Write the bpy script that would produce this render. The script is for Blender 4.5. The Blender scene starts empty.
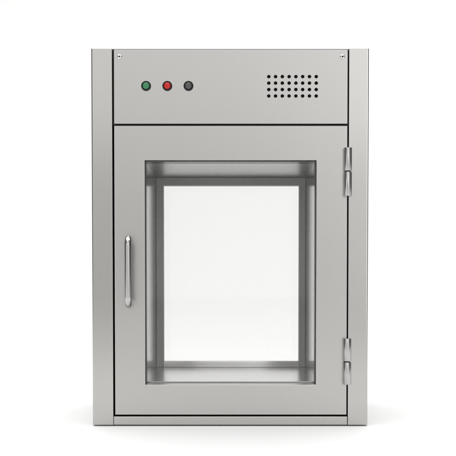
import bpy, bmesh, math
from mathutils import Vector, Matrix

scene = bpy.context.scene
C = scene.collection
R = math.radians

# ------------------------------------------------------------------ camera
cam_data = bpy.data.cameras.new("camera")
cam = bpy.data.objects.new("camera", cam_data)
C.objects.link(cam)
cam.location = (0.00724, -2.4, 0.387)
cam.rotation_euler = (R(90 - 1.83), 0, 0)
cam_data.sensor_width = 36.0
cam_data.lens = 960.0 * 36.0 / 456.0
cam_data.shift_x = -0.01096
cam_data.shift_y = 0.16376
cam_data.clip_start = 0.05
cam_data.clip_end = 200.0
scene.camera = cam

# ------------------------------------------------------------------ world and lamps
world = bpy.data.worlds.new("World")
scene.world = world
world.use_nodes = True
bg = world.node_tree.nodes["Background"]
bg.inputs["Strength"].default_value = 0.78
# a studio tent: white ahead and behind, darker wings to the left and right
wn, wl = world.node_tree.nodes, world.node_tree.links
wtc = wn.new("ShaderNodeTexCoord")
wsep = wn.new("ShaderNodeSeparateXYZ")
wl.new(wtc.outputs["Generated"], wsep.inputs["Vector"])
wabs = wn.new("ShaderNodeMath")
wabs.operation = "ABSOLUTE"
wl.new(wsep.outputs["X"], wabs.inputs[0])
wmr = wn.new("ShaderNodeMapRange")
wmr.interpolation_type = "SMOOTHSTEP"
wmr.inputs["From Min"].default_value = 0.35
wmr.inputs["From Max"].default_value = 0.80
wl.new(wabs.outputs[0], wmr.inputs["Value"])
wmix = wn.new("ShaderNodeMix")
wmix.data_type = "RGBA"
wmix.inputs["A"].default_value = (1.0, 0.995, 0.985, 1)
wmix.inputs["B"].default_value = (0.22, 0.22, 0.22, 1)
wl.new(wmr.outputs["Result"], wmix.inputs["Factor"])
wl.new(wmix.outputs["Result"], bg.inputs["Color"])


def softbox(name, loc, target, sx, sy, power, color=(1, 1, 1)):
    ld = bpy.data.lights.new(name, "AREA")
    ld.shape = "RECTANGLE"
    ld.size, ld.size_y = sx, sy
    ld.energy = power
    ld.color = color
    o = bpy.data.objects.new(name, ld)
    C.objects.link(o)
    o.location = loc
    o.rotation_euler = (Vector(target) - Vector(loc)).to_track_quat("-Z", "Y").to_euler()
    return o


softbox("overhead_softbox", (-0.1, 0.6, 3.6), (0.0, 0.4, 0), 6.4, 5.2, 190)
softbox("backdrop_softbox", (0.0, 1.8, 3.4), (0, 4.2, 0.8), 5.0, 1.2, 8)
softbox("front_softbox", (0.1, -5.0, 3.0), (0.1, 0, 0.6), 6.0, 3.4, 28)
softbox("right_softbox", (1.9, -5.0, 1.7), (0.1, 0, 0.6), 2.6, 4.0, 11.5)
softbox("left_strip", (-2.7, -3.0, 0.9), (-0.25, 0, 0.4), 0.30, 1.8, 9)
softbox("right_strip", (2.2, -4.0, 1.1), (0.3, 0, 0.4), 0.25, 2.0, 6)

scene.view_settings.view_transform = "Standard"
scene.view_settings.look = "None"
scene.view_settings.exposure = 0.0
scene.view_settings.gamma = 1.0
scene.cycles.use_denoising = True
scene.cycles.max_bounces = 24
scene.cycles.glossy_bounces = 16
scene.cycles.transparent_max_bounces = 24

# ------------------------------------------------------------------ materials


def new_mat(name):
    m = bpy.data.materials.new(name)
    m.use_nodes = True
    nt = m.node_tree
    return m, nt, nt.nodes["Principled BSDF"]


def steel(name, col=(0.480, 0.472, 0.458), rough=0.20, grain="V", bump=0.018, wear=0.03):
    m, nt, b = new_mat(name)
    N, L = nt.nodes, nt.links
    b.inputs["Metallic"].default_value = 1.0
    tc = N.new("ShaderNodeTexCoord")
    mp = N.new("ShaderNodeMapping")
    s = {"V": (900, 900, 7), "H": (7, 900, 900), "D": (900, 7, 900)}[grain]
    mp.inputs["Scale"].default_value = s
    L.new(tc.outputs["Object"], mp.inputs["Vector"])
    n = N.new("ShaderNodeTexNoise")
    n.inputs["Scale"].default_value = 1.0
    n.inputs["Detail"].default_value = 3.0
    L.new(mp.outputs["Vector"], n.inputs["Vector"])
    # large soft unevenness of the sheet's finish
    n2 = N.new("ShaderNodeTexNoise")
    n2.inputs["Scale"].default_value = 5.0
    n2.inputs["Detail"].default_value = 4.0
    L.new(tc.outputs["Object"], n2.inputs["Vector"])
    mr = N.new("ShaderNodeMapRange")
    mr.inputs["To Min"].default_value = rough - 0.05
    mr.inputs["To Max"].default_value = rough + 0.05
    L.new(n.outputs["Fac"], mr.inputs["Value"])
    mr2 = N.new("ShaderNodeMapRange")
    mr2.inputs["To Min"].default_value = -wear
    mr2.inputs["To Max"].default_value = wear
    L.new(n2.outputs["Fac"], mr2.inputs["Value"])
    ad = N.new("ShaderNodeMath")
    ad.operation = "ADD"
    L.new(mr.outputs["Result"], ad.inputs[0])
    L.new(mr2.outputs["Result"], ad.inputs[1])
    L.new(ad.outputs[0], b.inputs["Roughness"])
    mx = N.new("ShaderNodeMix")
    mx.data_type = "RGBA"
    mx.inputs["A"].default_value = (*[c * 0.965 for c in col], 1)
    mx.inputs["B"].default_value = (*[c * 1.035 for c in col], 1)
    L.new(n.outputs["Fac"], mx.inputs["Factor"])
    L.new(mx.outputs["Result"], b.inputs["Base Color"])
    bp = N.new("ShaderNodeBump")
    bp.inputs["Strength"].default_value = bump
    bp.inputs["Distance"].default_value = 0.0006
    L.new(n.outputs["Fac"], bp.inputs["Height"])
    L.new(bp.outputs["Normal"], b.inputs["Normal"])
    return m


def plain(name, col, rough=0.5, coat=0.0, metallic=0.0, var=0.12, spec=0.5):
    m, nt, b = new_mat(name)
    N, L = nt.nodes, nt.links
    tc = N.new("ShaderNodeTexCoord")
    n = N.new("ShaderNodeTexNoise")
    n.inputs["Scale"].default_value = 120.0
    L.new(tc.outputs["Object"], n.inputs["Vector"])
    mx = N.new("ShaderNodeMix")
    mx.data_type = "RGBA"
    mx.inputs["A"].default_value = (*[c * (1 - var) for c in col], 1)
    mx.inputs["B"].default_value = (*[min(1, c * (1 + var)) for c in col], 1)
    L.new(n.outputs["Fac"], mx.inputs["Factor"])
    L.new(mx.outputs["Result"], b.inputs["Base Color"])
    b.inputs["Roughness"].default_value = rough
    b.inputs["Metallic"].default_value = metallic
    b.inputs["Specular IOR Level"].default_value = spec
    b.inputs["Coat Weight"].default_value = coat
    return m


def pane_mat(name, tint):
    """thin clear glass: transparent with a Fresnel reflection"""
    m, nt, b = new_mat(name)
    N, L = nt.nodes, nt.links
    N.remove(b)
    out = N["Material Output"]
    tr = N.new("ShaderNodeBsdfTransparent")
    tr.inputs["Color"].default_value = (*tint, 1)
    gl = N.new("ShaderNodeBsdfGlossy")
    gl.inputs["Roughness"].default_value = 0.0
    fr = N.new("ShaderNodeFresnel")
    fr.inputs["IOR"].default_value = 1.45
    mix = N.new("ShaderNodeMixShader")
    L.new(fr.outputs[0], mix.inputs[0])
    L.new(tr.outputs[0], mix.inputs[1])
    L.new(gl.outputs[0], mix.inputs[2])
    L.new(mix.outputs[0], out.inputs["Surface"])
    return m


STEEL_V = steel("brushed_steel_vertical", grain="V")
STEEL_H = steel("brushed_steel_horizontal", grain="V", rough=0.30)
STEEL_FL_LIT = steel("chamber_floor_lit_steel", col=(0.72, 0.717, 0.71), rough=0.24, grain="D", bump=0.01)  # liner steel with a brighter base colour, for the lit floor
STEEL_CE_SHADED = steel("chamber_ceiling_shaded_steel", col=(0.31, 0.308, 0.304), rough=0.30, grain="D", bump=0.01)  # same liner steel, shade of the ceiling put into its base colour
STEEL_IN_SHADED = steel("chamber_wall_shaded_steel", col=(0.35, 0.347, 0.342), rough=0.17, grain="D", bump=0.02)  # same liner steel, base colour darkened for the dim side walls
POLISHED = steel("polished_steel", col=(0.50, 0.497, 0.49), rough=0.20, grain="V", bump=0.0, wear=0.02)
SATIN = steel("satin_hinge_steel", col=(0.48, 0.475, 0.465), rough=0.24, grain="V", bump=0.02)
RUBBER_SHADE = plain("black_rubber_and_shade", (0.012, 0.012, 0.012), 0.6)  # real rubber on feet and washers; elsewhere stands in for shade
RIM_SHADE = plain("grey_rim_shade", (0.50, 0.498, 0.485), 0.5)  # flat grey standing in for shaded steel at the rear window
GLAZING = plain("dark_glazing_rubber", (0.05, 0.05, 0.05), 0.45)
BLACKP = plain("black_plastic", (0.012, 0.0125, 0.0125), 0.4, spec=0.2)
GREEN = plain("green_lens", (0.040, 0.215, 0.090), 0.24, var=0.04, spec=0.4)
RED = plain("red_lens", (0.50, 0.017, 0.012), 0.24, var=0.04, spec=0.35)
GREY = plain("grey_lens", (0.075, 0.075, 0.075), 0.24, var=0.04, spec=0.4)
SCREWM = steel("bright_screw_steel", col=(0.70, 0.70, 0.69), rough=0.30, grain="V", bump=0.0)
PANE = pane_mat("clear_glass", (0.942, 0.942, 0.94))
FLOORM = plain("grey_studio_floor", (0.82, 0.82, 0.815), 0.8, var=0.05)
WHITE = plain("white_studio_paper", (0.90, 0.90, 0.90), 0.85, var=0.004)

# ------------------------------------------------------------------ mesh helpers


def link(name, me, mat, parent=None):
    o = bpy.data.objects.new(name, me)
    C.objects.link(o)
    if mat:
        me.materials.clear()
        me.materials.append(mat)
    if parent:
        o.parent = parent
    return o


def bm_to(name, bm, mat, parent=None, smooth=None):
    bmesh.ops.recalc_face_normals(bm, faces=bm.faces)
    me = bpy.data.meshes.new(name)
    bm.to_mesh(me)
    bm.free()
    if smooth:
        me.polygons.foreach_set("use_smooth", [True] * len(me.polygons))
        me.set_sharp_from_angle(angle=R(smooth))
    return link(name, me, mat, parent)


def add_box(bm, x0, x1, y0, y1, z0, z1, bev=0.0, seg=3):
    r = bmesh.ops.create_cube(bm, size=1.0)
    vs = r["verts"]
    for v in vs:
        v.co = Vector(((x0 + x1) / 2 + v.co.x * (x1 - x0), (y0 + y1) / 2 + v.co.y * (y1 - y0), (z0 + z1) / 2 + v.co.z * (z1 - z0)))
    if bev:
        es = list({e for v in vs for e in v.link_edges})
        bmesh.ops.bevel(bm, geom=es, offset=bev, segments=seg, profile=0.5, affect="EDGES")


def rect(x0, x1, z0, z1):
    return [(x0, z0), (x1, z0), (x1, z1), (x0, z1)]


def circle(cx, cz, r, n=28):
    return [(cx + r * math.cos(2 * math.pi * k / n), cz + r * math.sin(2 * math.pi * k / n)) for k in range(n)]


def plate(name, outline, holes, y0, y1, bev, mat, parent=None, smooth=None):
    """sheet standing in the XZ plane from y0 (front) to y1, real holes, rounded edges"""
    cu = bpy.data.curves.new(name, "CURVE")
    cu.dimensions = "2D"
    cu.fill_mode = "BOTH"
    for pts in [outline] + holes:
        sp = cu.splines.new("POLY")
        sp.points.add(len(pts) - 1)
        for p, (x, z) in zip(sp.points, pts):
            p.co = (x, z, 0, 1)
        sp.use_cyclic_u = True
    t = y1 - y0
    cu.extrude = t / 2 - bev
    cu.bevel_depth = bev
    cu.bevel_resolution = 2
    cu.offset = -bev
    tmp = bpy.data.objects.new(name, cu)
    C.objects.link(tmp)
    dg = bpy.context.evaluated_depsgraph_get()
    dg.update()
    me = bpy.data.meshes.new_from_object(tmp.evaluated_get(dg))
    bpy.data.objects.remove(tmp)
    bpy.data.curves.remove(cu)
    me.name = name
    me.transform(Matrix.Translation((0, (y0 + y1) / 2, 0)) @ Matrix.Rotation(R(90), 4, "X"))
    if smooth:
        me.polygons.foreach_set("use_smooth", [True] * len(me.polygons))
        me.set_sharp_from_angle(angle=R(smooth))
    else:
        me.polygons.foreach_set("use_smooth", [False] * len(me.polygons))
    return link(name, me, mat, parent)


def add_lathe(bm, prof, M, n=48):
    """prof: (radius, height) pairs turned round local Z, then placed by matrix M"""
    rings = []
    for r, h in prof:
        if r < 1e-7:
            rings.append([bm.verts.new(M @ Vector((0, 0, h)))])
        else:
            rings.append([bm.verts.new(M @ Vector((r * math.cos(2 * math.pi * k / n), r * math.sin(2 * math.pi * k / n), h))) for k in range(n)])
    for a, b in zip(rings, rings[1:]):
        for k in range(n):
            k2 = (k + 1) % n
            if len(a) == 1:
                bm.faces.new((a[0], b[k], b[k2]))
            elif len(b) == 1:
                bm.faces.new((a[k], a[k2], b[0]))
            else:
                bm.faces.new((a[k], a[k2], b[k2], b[k]))


def add_sweep(bm, path, r, n=32):
    pts = [Vector(p) for p in path]
    rings = []
    for i, p in enumerate(pts):
        d = (pts[min(i + 1, len(pts) - 1)] - pts[max(i - 1, 0)]).normalized()
        u = Vector((1, 0, 0))
        v = d.cross(u).normalized()
        rings.append([bm.verts.new(p + r * (u * math.cos(2 * math.pi * k / n) + v * math.sin(2 * math.pi * k / n))) for k in range(n)])
    for a, b in zip(rings, rings[1:]):
        for k in range(n):
            k2 = (k + 1) % n
            bm.faces.new((a[k], a[k2], b[k2], b[k]))
    bm.faces.new(rings[0])
    bm.faces.new(rings[-1])


def facing_front(x, y, z):
    """lathe axis pointing at the viewer (-Y)"""
    return Matrix.Translation((x, y, z)) @ Matrix.Rotation(R(90), 4, "X")


# ------------------------------------------------------------------ setting: grey studio floor, white paper sweep on it
bm = bmesh.new()
bm.faces.new([bm.verts.new(p) for p in ((-12, -12, -0.004), (12, -12, -0.004), (12, 8, -0.004), (-12, 8, -0.004))])
floor = bm_to("floor", bm, FLOORM)
floor["kind"] = "structure"

bm = bmesh.new()
prof = [(-2.2, 0.0), (-0.8, 0), (0, 0), (2.6, 0.0)]
rad = 1.8
for k in range(1, 25):
    a = R(90) * k / 24
    prof.append((2.6 + rad * math.sin(a), rad - rad * math.cos(a)))
prof.append((2.6 + rad, 7.0))
rows = [[bm.verts.new((x, y, z)) for x in (-6, -2, 2, 6)] for y, z in prof]
for a, b in zip(rows, rows[1:]):
    for k in range(3):
        bm.faces.new((a[k], a[k + 1], b[k + 1], b[k]))
backdrop = bm_to("backdrop", bm, WHITE, smooth=60)
backdrop["kind"] = "structure"

# ------------------------------------------------------------------ the pass box
box = bpy.data.objects.new("pass_box", None)
box.empty_display_size = 0.2
C.objects.link(box)
box["label"] = "stainless steel pass-through box with glazed door, side handle, indicator lamps and speaker holes"
box["category"] = "pass box"

DEPTH = 0.49
# side posts: folded columns a touch taller than the panels between them
for x0, x1 in ((-0.3452, -0.2931), (0.2953, 0.3452)):
    bm = bmesh.new()
    add_box(bm, x0, x1, 0.0, DEPTH, 0.003, 0.9436)
    xo = x0 if x0 < 0 else x1
    folds = [e for e in bm.edges if all(abs(v.co.x - xo) < 1e-6 for v in e.verts) and abs(e.verts[0].co.z - e.verts[1].co.z) > 0.5]
    folds += [e for e in bm.edges if all(v.co.z > 0.9 for v in e.verts) and not all(abs(v.co.x - xo) > 1e-6 for v in e.verts)]
    folds = list(set(folds))
    bmesh.ops.bevel(bm, geom=folds, offset=0.0042, segments=5, profile=0.5, affect="EDGES")
    rest = [e for e in bm.edges if len(e.link_faces) == 2 and e.calc_face_angle() > R(60)]
    bmesh.ops.bevel(bm, geom=rest, offset=0.0008, segments=2, profile=0.5, affect="EDGES")
    bm_to("side_post", bm, STEEL_V, box)

# feet, just lifting the box off the floor
for x in (-0.315, 0.315):
    for y in (0.05, DEPTH - 0.05):
        bm = bmesh.new()
        add_lathe(bm, [(0, 0), (0.02, 0), (0.02, 0.0034), (0, 0.0034)], Matrix.Translation((x, y, 0)), 24)
        bm_to("foot", bm, RUBBER_SHADE, box)

# chamber opening (inside faces)
CX0, CX1, CZ0, CZ1 = -0.2175, 0.2195, 0.1075, 0.6625
WALL = 0.002
# body shell between the posts, behind the door
plate("body", rect(-0.2926, 0.2948, 0.004, 0.9365), [rect(CX0 - WALL, CX1 + WALL, CZ0 - WALL, CZ1 + WALL)], 0.048, 0.448, 0.0015, STEEL_H, box)
bm = bmesh.new()
add_box(bm, -0.2926, 0.2948, 0.0462, DEPTH, 0.937, 0.9420, 0.0004, 2)
bm_to("top_cover", bm, STEEL_H, box)

# chamber liner
Y0, Y1 = 0.046, 0.412
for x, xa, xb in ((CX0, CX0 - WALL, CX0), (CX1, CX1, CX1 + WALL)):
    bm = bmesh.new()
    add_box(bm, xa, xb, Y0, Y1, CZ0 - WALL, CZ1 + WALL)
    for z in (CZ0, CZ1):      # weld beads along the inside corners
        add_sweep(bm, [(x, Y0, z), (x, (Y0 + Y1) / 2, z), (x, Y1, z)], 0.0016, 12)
    bm_to("chamber_wall", bm, STEEL_IN_SHADED, box)
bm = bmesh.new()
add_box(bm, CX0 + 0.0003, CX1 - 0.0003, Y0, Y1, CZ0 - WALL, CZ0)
bm_to("chamber_floor", bm, STEEL_FL_LIT, box)
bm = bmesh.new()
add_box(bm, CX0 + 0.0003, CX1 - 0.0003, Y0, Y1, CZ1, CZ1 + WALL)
bm_to("chamber_ceiling", bm, STEEL_CE_SHADED, box)

# black sheets added as shade behind the door gaps, header gaps and holes
plate("door_gap_shade", rect(-0.2926, 0.2948, 0.006, 0.7515), [rect(-0.2225, 0.2245, 0.1, 0.67)], 0.0405, 0.0455, 0.001, RUBBER_SHADE, box)
bm = bmesh.new()
add_box(bm, -0.2926, 0.2948, 0.012, 0.046, 0.7525, 0.9426)  # black block giving shade to the perforations and the header's edge line
bm_to("header_gap_shade", bm, RUBBER_SHADE, box)

# header panel with perforations and lamp holes
holes = [circle(0.0961 + 0.01683 * i, 0.8719 - 0.01593 * j, 0.0041) for i in range(8) for j in range(4)]
LAMPS = ((-0.2086, GREEN, "green indicator lamp"), (-0.1559, RED, "red indicator lamp"), (-0.1033, GREY, "unlit grey push button"))
holes += [circle(x, 0.8488, 0.0095) for x, _, _ in LAMPS]
header = plate("header_panel", rect(-0.2884, 0.2922, 0.7555, 0.9386), holes, 0.0, 0.004, 0.0009, STEEL_H, box)

for x, m, lab in LAMPS:
    bm = bmesh.new()
    M = facing_front(x, 0.0, 0.8488)
    add_lathe(bm, [(0.0088, -0.016), (0.0092, -0.001), (0.0092, 0.0004), (0.0120, 0.0004), (0.0122, 0.0018), (0.0118, 0.0034), (0.0108, 0.0042), (0.0090, 0.0042), (0.0086, 0.0030)], M)
    bez = bm_to("indicator_lamp", bm, BLACKP, box, 40)
    bez["label"] = lab
    bm = bmesh.new()
    pr = [(0.0085, -0.004), (0.0085, 0.0030)]
    for k in range(1, 9):
        a = R(90) * k / 8
        pr.append((0.0085 * math.cos(a) if k < 8 else 0, 0.0030 + 0.0042 * math.sin(a)))
    add_lathe(bm, pr, M)
    bm_to("lens", bm, m, bez, 50)

for x in (-0.2745, 0.2787):
    bm = bmesh.new()
    M = facing_front(x, 0.0, 0.9208)
    add_lathe(bm, [(0.0056, 0.0001), (0.0060, 0.0008), (0.0054, 0.0020), (0.0038, 0.0030), (0.0024, 0.0033), (0.0022, 0.0031), (0.0021, 0.0008), (0, 0.0006)], M, 32)
    sc = bm_to("screw", bm, SCREWM, header, 35)
    sc.data.materials.append(RUBBER_SHADE)          # shade inside the drive socket, painted black
    for p in sc.data.polygons:
        if (Vector((p.center.x - x, p.center.z - 0.9208))).length < 0.00212 and p.center.y > -0.0030:
            p.material_index = 1

# sill under the door
bm = bmesh.new()
add_box(bm, -0.2922, 0.2940, 0.0, 0.040, 0.0032, 0.0243, 0.0012, 3)
bm_to("sill", bm, STEEL_H, box)

# front door with its window
WX0, WX1, WZ0, WZ1 = -0.2125, 0.2148, 0.1046, 0.6650
door = plate("door", rect(-0.2886, 0.2922, 0.0288, 0.7505), [rect(WX0, WX1, WZ0, WZ1)], 0.0, 0.040, 0.0012, STEEL_H, box)
gx0, gx1, gz0, gz1, gt = WX0 + 0.0003, WX1 - 0.0003, WZ0 + 0.0006, WZ1 - 0.0003, 0.0019
plate("glazing_rim", [(gx0, gz0), (gx0 + gt, gz0), (gx0 + gt, gz1 - gt), (gx1 - gt, gz1 - gt), (gx1 - gt, gz0), (gx1, gz0), (gx1, gz1), (gx0, gz1)], [], 0.008, 0.0395, 0.0003, GLAZING, door)
bm = bmesh.new()
add_box(bm, gx0 + gt + 0.0002, gx1 - gt - 0.0002, 0.026, 0.032, gz0, gz1 - gt - 0.0002)
bm_to("glass_pane", bm, PANE, door)

# bow handle
HX, HZ0, HZ1, ST, BR = -0.2508, 0.3050, 0.4715, 0.038, 0.020
path = [(HX, 0.0, HZ1)]
path.append((HX, -(ST - BR), HZ1))
for k in range(1, 13):
    a = R(90) * k / 12
    path.append((HX, -(ST - BR) - BR * math.sin(a), HZ1 - BR + BR * math.cos(a)))
for k in range(0, 13):
    a = R(90) * k / 12
    path.append((HX, -(ST - BR) - BR * math.cos(a), HZ0 + BR - BR * math.sin(a)))
path.append((HX, 0.0, HZ0))
bm = bmesh.new()
add_sweep(bm, path, 0.0086)
bm_to("handle", bm, POLISHED, door, 40)

# barrel hinges
for zt, zm, zb in ((0.6952, 0.6365, 0.5756), (0.2216, 0.1634, 0.1060)):
    r = 0.0101
    M = Matrix.Translation((0.2924, -0.0078, 0))

    def barrel(z0, z1):
        return [(0, z0), (r - 0.0014, z0), (r - 0.0004, z0 + 0.0004), (r, z0 + 0.0014), (r, z1 - 0.0014), (r - 0.0004, z1 - 0.0004), (r - 0.0014, z1), (0, z1)]
    bm = bmesh.new()
    add_lathe(bm, barrel(zb, zm - 0.0012), M)
    hinge = bm_to("hinge", bm, SATIN, door, 45)
    bm = bmesh.new()
    add_lathe(bm, barrel(zm + 0.0012, zt), M)
    bm_to("knuckle", bm, SATIN, hinge, 45)
    bm = bmesh.new()
    add_lathe(bm, [(0, zm - 0.004), (0.0070, zm - 0.004), (0.0070, zm + 0.004), (0, zm + 0.004)], M)
    bm_to("washer", bm, RUBBER_SHADE, hinge, 45)

# rear door: its inner frame shows at the back of the chamber
rear = plate("rear_door", rect(-0.2926, 0.2948, 0.008, 0.74), [rect(-0.2015, 0.2060, 0.1150, 0.6450)], 0.4485, DEPTH, 0.0015, STEEL_H, box)
plate("glazing_rim", rect(CX0, CX1, CZ0, CZ1), [rect(-0.1965, 0.2010, 0.1090, 0.6400)], 0.4125, 0.4475, 0.002, RIM_SHADE, rear)  # matte grey ring in place of the rear window's shaded steel rim
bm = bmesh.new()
add_box(bm, -0.1964, 0.2009, 0.4100, 0.4165, 0.1078, 0.1262, 0.0008, 2)  # bar in brighter steel, standing in for the rim's lit bottom lip
bm_to("lit_bottom_lip", bm, STEEL_FL_LIT, rear, 40)
bm = bmesh.new()
add_box(bm, -0.2014, 0.2059, 0.4700, 0.4760, 0.1151, 0.6449)
bm_to("glass_pane", bm, PANE, rear)
